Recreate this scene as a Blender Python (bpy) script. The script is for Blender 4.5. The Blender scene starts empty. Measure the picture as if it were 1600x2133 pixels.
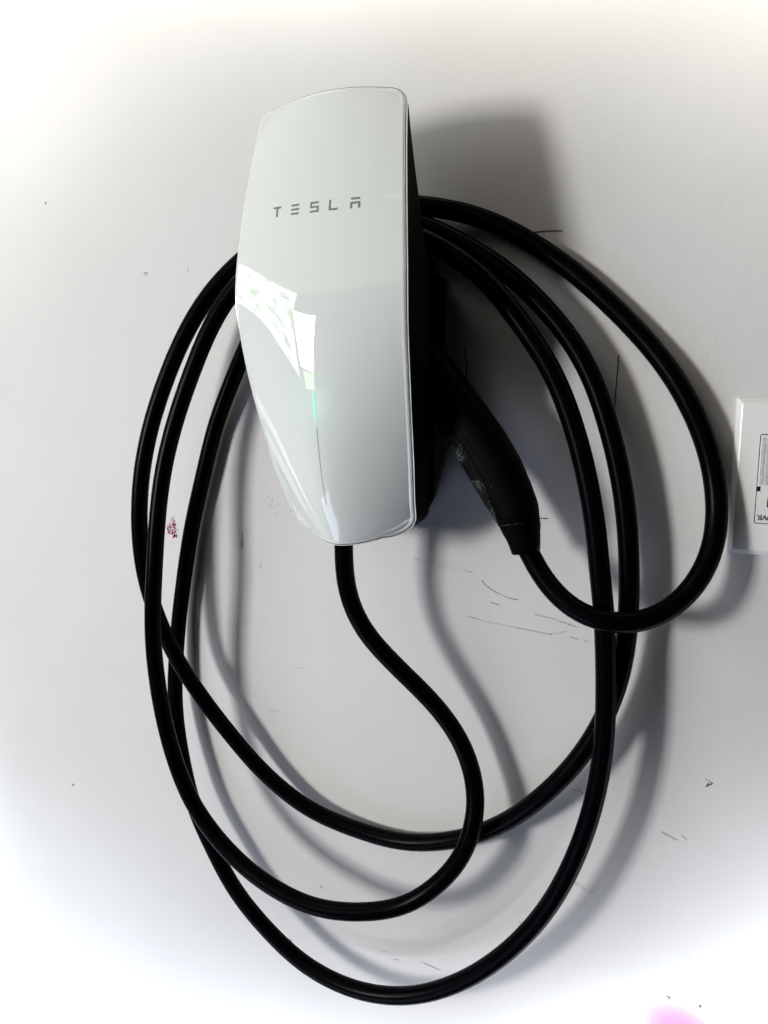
import bpy, math, random
from mathutils import Vector, Matrix

# ---------------------------------------------------------------- camera, world, lamps, exposure
# world axes: x right along the wall, z up, the wall's face is the plane y = 0 and the room is at y < 0; metres
scene = bpy.context.scene
col = scene.collection
R = math.radians

cam_data = bpy.data.cameras.new('camera')
cam = bpy.data.objects.new('camera', cam_data)
col.objects.link(cam)
cam.location = (0.0, -0.68, 0.0)
a, b = R(26), R(9)
fw = Vector((-math.sin(a) * math.cos(b), math.cos(a) * math.cos(b), -math.sin(b)))
rt = Vector((math.cos(a), math.sin(a), 0))
up = rt.cross(fw)
cam.rotation_euler = Matrix((rt, up, -fw)).transposed().to_euler()
cam_data.sensor_fit = 'VERTICAL'
cam_data.sensor_height = 36.0
cam_data.lens = 36.0 * 1600 / 2133.0
cam_data.clip_start = 0.01
cam_data.clip_end = 50
scene.camera = cam

world = bpy.data.worlds.new('World')
scene.world = world
world.use_nodes = True
world.node_tree.nodes['Background'].inputs[0].default_value = (0.80, 0.86, 0.90, 1)
world.node_tree.nodes['Background'].inputs[1].default_value = 0.012

scene.view_settings.view_transform = 'Standard'
scene.view_settings.look = 'None'
scene.view_settings.exposure = 0.0
scene.view_settings.gamma = 1.0


def aim(o, target):
    d = Vector(target) - o.location
    o.rotation_euler = d.to_track_quat('-Z', 'Y').to_euler()


def area(name, loc, target, sx, sy, watts, color, roll=0):
    l = bpy.data.lights.new(name, 'AREA')
    l.shape = 'RECTANGLE'
    l.size, l.size_y = sx, sy
    l.energy = watts
    l.color = color
    o = bpy.data.objects.new(name, l)
    o.location = loc
    aim(o, target)
    o.rotation_euler = (o.rotation_euler.to_matrix() @ Matrix.Rotation(R(roll), 3, 'Z')).to_euler()
    col.objects.link(o)
    return o


def spot(name, loc, target, cone, blend, watts, color, radius=0.03):
    l = bpy.data.lights.new(name, 'SPOT')
    l.spot_size = R(cone)
    l.spot_blend = blend
    l.energy = watts
    l.color = color
    l.shadow_soft_size = radius
    o = bpy.data.objects.new(name, l)
    o.location = loc
    aim(o, target)
    col.objects.link(o)
    return o


# daylight through the open side of the garage, left of and behind the camera: one bright part and the wide opening
area('daylight_key_light', (-1.88, -2.40, 0.04), (-0.36, 0, 0.08), 0.42, 0.52, 50, (1.0, 0.985, 0.96), -8)
area('lower_pane_light', (-1.90, -2.42, -0.345), (-0.40, 0, -0.30), 0.40, 0.20, 1.3, (0.66, 1.0, 0.55), -4)
opening = area('opening_light', (-3.05, -2.36, 0.48), (-2.80, 0, 0.30), 1.76, 1.12, 31, (1, 1, 1), -24)
# trees and sky stand in the wide opening: its light is mottled green and white
ol = opening.data
ol.use_nodes = True
lt_ = ol.node_tree
em = lt_.nodes['Emission']
ge = lt_.nodes.new('ShaderNodeNewGeometry')
no = lt_.nodes.new('ShaderNodeTexNoise')
no.inputs['Scale'].default_value = 5.5
no.inputs['Detail'].default_value = 7
no.inputs['Roughness'].default_value = 0.68
rp = lt_.nodes.new('ShaderNodeValToRGB')
rp.color_ramp.elements[0].position = 0.40
rp.color_ramp.elements[0].color = (0.16, 0.30, 0.07, 1)
rp.color_ramp.elements[1].position = 0.50
rp.color_ramp.elements[1].color = (0.96, 0.99, 1.0, 1)
lt_.links.new(ge.outputs['Parametric'], no.inputs['Vector'])
lt_.links.new(no.outputs['Fac'], rp.inputs['Fac'])
lt_.links.new(rp.outputs['Color'], em.inputs['Color'])
# softer light from up and left
area('ceiling_bounce_light', (-1.8, -2.2, 1.9), (-0.6, 0, 0.2), 3.6, 2.8, 20, (1.0, 0.94, 0.81))
area('upper_bounce_light', (-1.5, -0.9, 2.1), (-0.6, 0, 0.1), 0.9, 0.6, 6, (1.0, 0.95, 0.85))
# bluish light off the floor outside
area('floor_bounce_light', (-1.5, -1.5, -2.1), (-0.5, 0, -0.4), 1.4, 1.2, 16, (0.68, 0.75, 1.0))
# added spots, no real lamps: a white vignette on the wall round the charger: x, z, radius on the wall, strength, colour
VIGNETTE_WATTS = 98.0
VIGNETTE_SPOTS = [
    (-0.47, 1.00, 0.90, 0.398, (1.0, 0.96, 0.84)),
    (-0.86, -1.34, 0.90, 1.130, (0.78, 0.90, 1.0)),
    (0.44, 0.87, 0.90, 3.499, (1.0, 0.965, 0.85)),
    (0.44, -1.08, 0.90, 3.163, (0.88, 0.925, 1.0)),
    (-0.99, 0.48, 0.45, 0.296, (1.0, 0.96, 0.82)),
    (-0.21, -1.21, 0.65, 1.973, (0.88, 0.925, 1.0)),
    (-0.21, 0.74, 0.45, 2.317, (1.0, 0.96, 0.84)),
    (-0.47, 0.61, 0.30, 0.640, (1.0, 0.96, 0.84)),
    (-1.51, -0.69, 0.65, 1.221, (0.78, 0.90, 1.0)),
    (-0.08, 0.48, 0.30, 0.204, (1.0, 0.96, 0.84)),
    (0.57, -0.69, 0.65, 3.264, (0.88, 0.925, 1.0)),
    (-0.73, 0.48, 0.30, 0.108, (1.0, 0.96, 0.84)),
    (0.18, 0.22, 0.30, 0.080, (1.0, 0.96, 0.84)),
    (0.05, -0.82, 0.30, 2.134, (0.88, 0.925, 1.0)),
]
for x, z, r, strength, color in VIGNETTE_SPOTS:
    spot('vignette_spot', (x, -1.3, z), (x, 0, z), 2 * math.degrees(math.atan(r / 1.3)), 1.0, strength * VIGNETTE_WATTS, color, 0.10)


# ---------------------------------------------------------------- materials
def mat(name, base, rough=0.5, spec=0.5, coat=0.0, coat_rough=0.03, metallic=0.0,
        noise=None, bump=None, emit=None, emit_strength=0.0, alpha=1.0):
    m = bpy.data.materials.new(name)
    m.use_nodes = True
    nt = m.node_tree
    p = nt.nodes['Principled BSDF']
    p.inputs['Base Color'].default_value = (*base, 1)
    p.inputs['Roughness'].default_value = rough
    p.inputs['Specular IOR Level'].default_value = spec
    p.inputs['Coat Weight'].default_value = coat
    p.inputs['Coat Roughness'].default_value = coat_rough
    p.inputs['Metallic'].default_value = metallic
    p.inputs['Alpha'].default_value = alpha
    if emit:
        p.inputs['Emission Color'].default_value = (*emit, 1)
        p.inputs['Emission Strength'].default_value = emit_strength
    tc = nt.nodes.new('ShaderNodeTexCoord')
    if noise:
        scale, amount = noise
        n = nt.nodes.new('ShaderNodeTexNoise')
        n.inputs['Scale'].default_value = scale
        n.inputs['Detail'].default_value = 6
        nt.links.new(tc.outputs['Object'], n.inputs['Vector'])
        r = nt.nodes.new('ShaderNodeMapRange')
        r.inputs['From Min'].default_value = 0.3
        r.inputs['From Max'].default_value = 0.7
        r.inputs['To Min'].default_value = 1 - amount
        r.inputs['To Max'].default_value = 1 + amount
        nt.links.new(n.outputs['Fac'], r.inputs['Value'])
        v = nt.nodes.new('ShaderNodeVectorMath')
        v.operation = 'SCALE'
        v.inputs[0].default_value = base
        nt.links.new(r.outputs['Result'], v.inputs['Scale'])
        nt.links.new(v.outputs['Vector'], p.inputs['Base Color'])
        # roughness varies too
        r2 = nt.nodes.new('ShaderNodeMapRange')
        r2.inputs['To Min'].default_value = max(0.02, rough * 0.85)
        r2.inputs['To Max'].default_value = min(1, rough * 1.15)
        nt.links.new(n.outputs['Fac'], r2.inputs['Value'])
        nt.links.new(r2.outputs['Result'], p.inputs['Roughness'])
    if bump:
        prev = None
        for scale, strength, dist in bump:
            n = nt.nodes.new('ShaderNodeTexNoise')
            n.inputs['Scale'].default_value = scale
            n.inputs['Detail'].default_value = 4
            nt.links.new(tc.outputs['Object'], n.inputs['Vector'])
            bn = nt.nodes.new('ShaderNodeBump')
            bn.inputs['Strength'].default_value = strength
            bn.inputs['Distance'].default_value = dist
            nt.links.new(n.outputs['Fac'], bn.inputs['Height'])
            if prev:
                nt.links.new(prev.outputs['Normal'], bn.inputs['Normal'])
            prev = bn
        nt.links.new(prev.outputs['Normal'], p.inputs['Normal'])
    return m


M_wall = mat('painted_drywall', (0.705, 0.695, 0.700), 0.62, 0.3, noise=(9, 0.018),
             bump=[(380, 0.32, 0.0007), (1500, 0.3, 0.0004), (110, 0.16, 0.0015), (14, 0.10, 0.004)])
M_panel = mat('white_gloss_panel', (0.80, 0.845, 0.825), 0.5, 0.0, coat=1.0, coat_rough=0.012)
M_rim = mat('pale_gloss_rim', (0.82, 0.85, 0.83), 0.12, 0.6, coat=1.0, coat_rough=0.02)
M_gap = mat('dark_gap', (0.02, 0.022, 0.022), 0.5, 0.4)
M_body = mat('black_housing_plastic', (0.0015, 0.0015, 0.0015), 0.62, 0.03, bump=[(900, 0.2, 0.0004)])
M_cable = mat('black_cable_rubber', (0.0010, 0.0012, 0.0020), 0.27, 0.038, noise=(60, 0.2),
              bump=[(350, 0.10, 0.0004), (40, 0.08, 0.0015)])
M_conn = mat('black_connector_plastic', (0.001, 0.001, 0.0012), 0.45, 0.03, bump=[(700, 0.2, 0.0005)])
M_grip = mat('worn_grip_plastic', (0.006, 0.007, 0.007), 0.5, 0.08, bump=[(1300, 0.8, 0.0010)])
# pale flecks of wear on the grip
_nt = M_grip.node_tree
_tc = _nt.nodes.new('ShaderNodeTexCoord')
_a = _nt.nodes.new('ShaderNodeTexNoise'); _a.inputs['Scale'].default_value = 900; _a.inputs['Detail'].default_value = 2
_b = _nt.nodes.new('ShaderNodeTexNoise'); _b.inputs['Scale'].default_value = 55; _b.inputs['Detail'].default_value = 2
_m = _nt.nodes.new('ShaderNodeMath'); _m.operation = 'MULTIPLY'
_r = _nt.nodes.new('ShaderNodeValToRGB')
_r.color_ramp.elements[0].position = 0.30; _r.color_ramp.elements[0].color = (0.002, 0.0025, 0.0025, 1)
_r.color_ramp.elements[1].position = 0.40; _r.color_ramp.elements[1].color = (0.15, 0.175, 0.17, 1)
_nt.links.new(_tc.outputs['Object'], _a.inputs['Vector'])
_nt.links.new(_tc.outputs['Object'], _b.inputs['Vector'])
_nt.links.new(_a.outputs['Fac'], _m.inputs[0])
_nt.links.new(_b.outputs['Fac'], _m.inputs[1])
_nt.links.new(_m.outputs[0], _r.inputs['Fac'])
_nt.links.new(_r.outputs['Color'], _nt.nodes['Principled BSDF'].inputs['Base Color'])
M_print = mat('grey_print', (0.19, 0.20, 0.195), 0.35, 0.5, coat=0.5)
M_led = mat('green_status_light', (0.2, 0.9, 0.7), 0.3, emit=(0.25, 1.0, 0.72), emit_strength=0.75)
M_seam = mat('grey_seam', (0.42, 0.43, 0.43), 0.5)
M_pencil = mat('pencil_graphite', (0.05, 0.048, 0.045), 0.6, noise=(900, 0.5))
M_scuff = mat('grey_scuff', (0.47, 0.46, 0.45), 0.7, noise=(900, 0.25))
M_speck = mat('dark_speck', (0.27, 0.26, 0.25), 0.7, noise=(600, 0.5))
M_chip = mat('chipped_paint', (0.22, 0.21, 0.20), 0.8, noise=(700, 0.6))
M_red = mat('dried_red_paint', (0.42, 0.04, 0.13), 0.5, noise=(500, 0.4))
M_plate = mat('white_wall_plate_plastic', (0.88, 0.885, 0.885), 0.22, 0.5, noise=(20, 0.01))
M_insert = mat('white_insert_plastic', (0.86, 0.865, 0.86), 0.3, 0.5)
M_ribs = mat('grey_ribbed_plastic', (0.60, 0.62, 0.61), 0.45, noise=(260, 0.15))
M_black = mat('black_recess', (0.004, 0.004, 0.004), 0.6, 0.2)
M_ink = mat('black_ink', (0.012, 0.012, 0.014), 0.5, 0.3)


M_panel.node_tree.nodes['Principled BSDF'].inputs['Coat IOR'].default_value = 1.7


# ---------------------------------------------------------------- mesh helpers
def build(name, verts, faces, material, parent=None, smooth=True, kind=None):
    me = bpy.data.meshes.new(name)
    me.from_pydata([tuple(v) for v in verts], [], faces)
    me.validate()
    me.update()
    import bmesh
    bm = bmesh.new()
    bm.from_mesh(me)
    bmesh.ops.recalc_face_normals(bm, faces=bm.faces)
    bm.to_mesh(me)
    bm.free()
    if smooth:
        me.polygons.foreach_set('use_smooth', [True] * len(me.polygons))
    me.materials.append(material)
    o = bpy.data.objects.new(name, me)
    col.objects.link(o)
    if parent is not None:
        o.parent = parent
        if parent.type == 'EMPTY':      # meshes are written in world coordinates
            o.matrix_parent_inverse = Matrix.Translation(parent.location).inverted()
    if kind:
        o['kind'] = kind
    return o


def empty(name, loc, label, category):
    o = bpy.data.objects.new(name, None)
    o.empty_display_size = 0.05
    o.location = loc
    o['label'] = label
    o['category'] = category
    col.objects.link(o)
    return o


def catmull(pts, step):
    """centripetal-ish Catmull-Rom through pts, resampled about every `step` metres"""
    P = [Vector(p) for p in pts]
    P = [P[0] * 2 - P[1]] + P + [P[-1] * 2 - P[-2]]
    out = []
    for i in range(1, len(P) - 2):
        p0, p1, p2, p3 = P[i - 1:i + 3]
        d1, d2, d3 = [max(1e-6, (q - p).length) ** 0.5 for p, q in ((p0, p1), (p1, p2), (p2, p3))]
        n = max(2, int((p2 - p1).length / step))
        for k in range(n):
            t = k / n * d2
            t0, t1, t2, t3 = -d1, 0.0, d2, d2 + d3
            a1 = p0 * ((t1 - t) / (t1 - t0)) + p1 * ((t - t0) / (t1 - t0))
            a2 = p1 * ((t2 - t) / (t2 - t1)) + p2 * ((t - t1) / (t2 - t1))
            a3 = p2 * ((t3 - t) / (t3 - t2)) + p3 * ((t - t2) / (t3 - t2))
            b1 = a1 * ((t2 - t) / (t2 - t0)) + a2 * ((t - t0) / (t2 - t0))
            b2 = a2 * ((t3 - t) / (t3 - t1)) + a3 * ((t - t1) / (t3 - t1))
            out.append(b1 * ((t2 - t) / (t2 - t1)) + b2 * ((t - t1) / (t2 - t1)))
    out.append(P[-2])
    return out


def smooth_path(path, passes):
    for _ in range(passes):
        path = [path[0]] + [(path[i - 1] + path[i] * 2 + path[i + 1]) / 4 for i in range(1, len(path) - 1)] + [path[-1]]
    return path


def tube(path, radius, sides=16, flat=None):
    """verts, faces of a tube with parallel-transported rings; radius may be a list"""
    V, F = [], []
    n = len(path)
    t = (path[1] - path[0]).normalized()
    u = t.orthogonal().normalized()
    for i, p in enumerate(path):
        t2 = (path[min(i + 1, n - 1)] - path[max(i - 1, 0)]).normalized()
        u = (u - t2 * u.dot(t2)).normalized()
        v = t2.cross(u)
        r = radius[i] if isinstance(radius, list) else radius
        for k in range(sides):
            g = 2 * math.pi * k / sides
            V.append(p + (u * math.cos(g) + v * math.sin(g)) * r)
    for i in range(n - 1):
        for k in range(sides):
            k2 = (k + 1) % sides
            F.append((i * sides + k, i * sides + k2, (i + 1) * sides + k2, (i + 1) * sides + k))
    F.append(tuple(range(sides)))
    F.append(tuple((n - 1) * sides + k for k in range(sides)))
    return V, F


def box(x0, x1, y0, y1, z0, z1):
    V = [(x, y, z) for x in (x0, x1) for y in (y0, y1) for z in (z0, z1)]
    F = [(0, 1, 3, 2), (4, 5, 7, 6), (0, 1, 5, 4), (2, 3, 7, 6), (0, 2, 6, 4), (1, 3, 7, 5)]
    return V, F


def join(parts):
    V, F = [], []
    for v, f in parts:
        o = len(V)
        V += list(v)
        F += [tuple(i + o for i in q) for q in f]
    return V, F


def bevel(o, width, segs=2, angle=40):
    m = o.modifiers.new('bevel', 'BEVEL')
    m.width = width
    m.segments = segs
    m.limit_method = 'ANGLE'
    m.angle_limit = R(angle)


# ---------------------------------------------------------------- the wall and the marks on it
V, F = box(-8.0, 6.0, 0.0, 0.12, -4.0, 4.0)
wall = build('wall', V, F, M_wall, smooth=False)
wall['kind'] = 'structure'

rnd = random.Random(5)


def stroke(pts, width0, breaks=0.0, lift=0.0004):
    """a thin hand-drawn line on the wall: slightly wavering dashes"""
    P = [Vector((x, -lift, z)) for x, z in pts]
    path = []
    for i in range(len(P) - 1):
        n = max(2, int((P[i + 1] - P[i]).length / 0.0009))
        for k in range(n):
            path.append(P[i].lerp(P[i + 1], k / n))
    path.append(P[-1])
    V, F = [], []
    on, fade = True, 1.0
    for i in range(len(path) - 1):
        if rnd.random() < (0.18 if on else 0.45):
            on = rnd.random() > breaks
            fade = rnd.uniform(0.3, 1.0)
        if not on and breaks > 0.05:
            continue
        width = width0 * (fade if breaks > 0.05 else 1.0)
        p, q = path[i], path[i + 1]
        d = (q - p).normalized()
        s = Vector((-d.z, 0, d.x))
        w1 = width * rnd.uniform(0.45, 1.1) / 2
        w2 = width * rnd.uniform(0.45, 1.1) / 2
        j = s * rnd.uniform(-0.12, 0.12) * width
        e = d * 0.0002
        k = len(V)
        V += [p - e - s * w1 + j, p - e + s * w1 + j, q + e + s * w2 + j, q + e - s * w2 + j]
        F.append((k, k + 1, k + 2, k + 3))
    return V, F


MARKS = {'chip': [[(-0.0218, -0.3321), (-0.0162, -0.3352), (-0.021, -0.339), (-0.0193, -0.3355)],
          [(-0.5099, -0.1556), (-0.5047, -0.1562), (-0.5052, -0.1703), (-0.5091, -0.1701), (-0.5069, -0.1629)],
          [(-0.6292, 0.1295), (-0.6244, 0.1287), (-0.6259, 0.1262), (-0.6294, 0.1269)], [(-0.0421, -0.5512), (-0.0388, -0.5514), (-0.0399, -0.5538)],
          [(-0.0142, -0.5503), (-0.0126, -0.5496), (-0.0137, -0.5525)], [(-0.7762, 0.2186), (-0.7739, 0.2178), (-0.7756, 0.2164)],
          [(-0.7974, -0.5216), (-0.7939, -0.5214), (-0.7959, -0.524)], [(-0.4543, -0.6353), (-0.4523, -0.6353), (-0.4537, -0.6376)]],
 'pencil_line': [[(-0.1876, 0.1348), (-0.1759, 0.135), (-0.1627, 0.1339)], [(-0.1115, 0.0292), (-0.1122, 0.0093), (-0.113, -0.017)],
                 [(-0.1772, -0.1146), (-0.1702, -0.1146), (-0.1667, -0.1143)], [(-0.2488, 0.0388), (-0.2471, 0.0232), (-0.2469, 0.0101)]],
 'scuff': [[(-0.0904, 0.2585), (-0.0864, 0.2567), (-0.0892, 0.2558)],
           [(-0.2281, -0.178), (-0.2251, -0.1824), (-0.2155, -0.1878), (-0.2013, -0.1927), (-0.1921, -0.1929)], [(-0.219, -0.1986), (-0.2067, -0.2013)],
           [(-0.1757, -0.2052), (-0.16, -0.2068), (-0.1379, -0.2119)], [(-0.1626, -0.2222), (-0.1529, -0.2195), (-0.1439, -0.2155)],
           [(-0.1427, -0.2221), (-0.1263, -0.2243)], [(-0.2989, -0.1639), (-0.2744, -0.1677), (-0.2373, -0.1715)], [(-0.1305, -0.462), (-0.1109, -0.468)],
           [(-0.13, -0.4639), (-0.1126, -0.47)], [(-0.1353, -0.3703), (-0.1296, -0.3684), (-0.1246, -0.3715)], [(-0.32, -0.613), (-0.3142, -0.6116)],
           [(-0.2876, -0.6043), (-0.2859, -0.6043)], [(-0.2837, -0.6046), (-0.2649, -0.6064)], [(-0.3334, -0.6078), (-0.3293, -0.607)],
           [(-0.1881, -0.4562), (-0.1775, -0.4547)], [(-0.0549, -0.3906), (-0.0458, -0.3941), (-0.0409, -0.3951)], [(-0.0388, -0.3895), (-0.0339, -0.3923)],
           [(-0.1616, -0.3454), (-0.1554, -0.3416)], [(-0.4761, -0.3552), (-0.4632, -0.3544)], [(-0.4368, -0.3006), (-0.4293, -0.2978)],
           [(-0.5287, -0.1999), (-0.5221, -0.2003)], [(-0.4841, -0.1921), (-0.4802, -0.1884)],
           [(-0.2409, -0.2156), (-0.2243, -0.2182), (-0.1867, -0.2205), (-0.1595, -0.2223)], [(-0.4113, -0.5525), (-0.4101, -0.5557)],
           [(-0.1819, -0.521), (-0.1798, -0.5246)], [(-0.5144, -0.5922), (-0.5102, -0.5916)], [(-0.1014, -0.3348), (-0.1005, -0.3374)],
           [(-0.5681, 0.1296), (-0.5663, 0.1265)]]}
for pts in MARKS['pencil_line']:
    V, F = stroke(pts, 0.0011, 0.03)
    build('pencil_line', V, F, M_pencil, wall, smooth=False)
for pts in MARKS['scuff']:
    V, F = stroke(pts, 0.00095, 0.33)
    if F:
        build('scuff', V, F, M_scuff, wall, smooth=False)
for pts in MARKS['chip']:
    V, F = stroke(pts, 0.0013, 0.12)
    if F:
        build('paint_chip', V, F, M_chip, wall, smooth=False)


def dots(items, squash=1.0):
    V, F = [], []
    for x, z, r in items:
        k = len(V)
        n = 6
        g0 = rnd.uniform(0, 6.28)
        for i in range(n):
            g = g0 + 2 * math.pi * i / n
            rr = r * rnd.uniform(0.5, 1.2)
            V.append((x + math.cos(g) * rr, -0.0004, z + math.sin(g) * rr * squash))
        F.append(tuple(range(k, k + n)))
    return V, F


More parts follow.
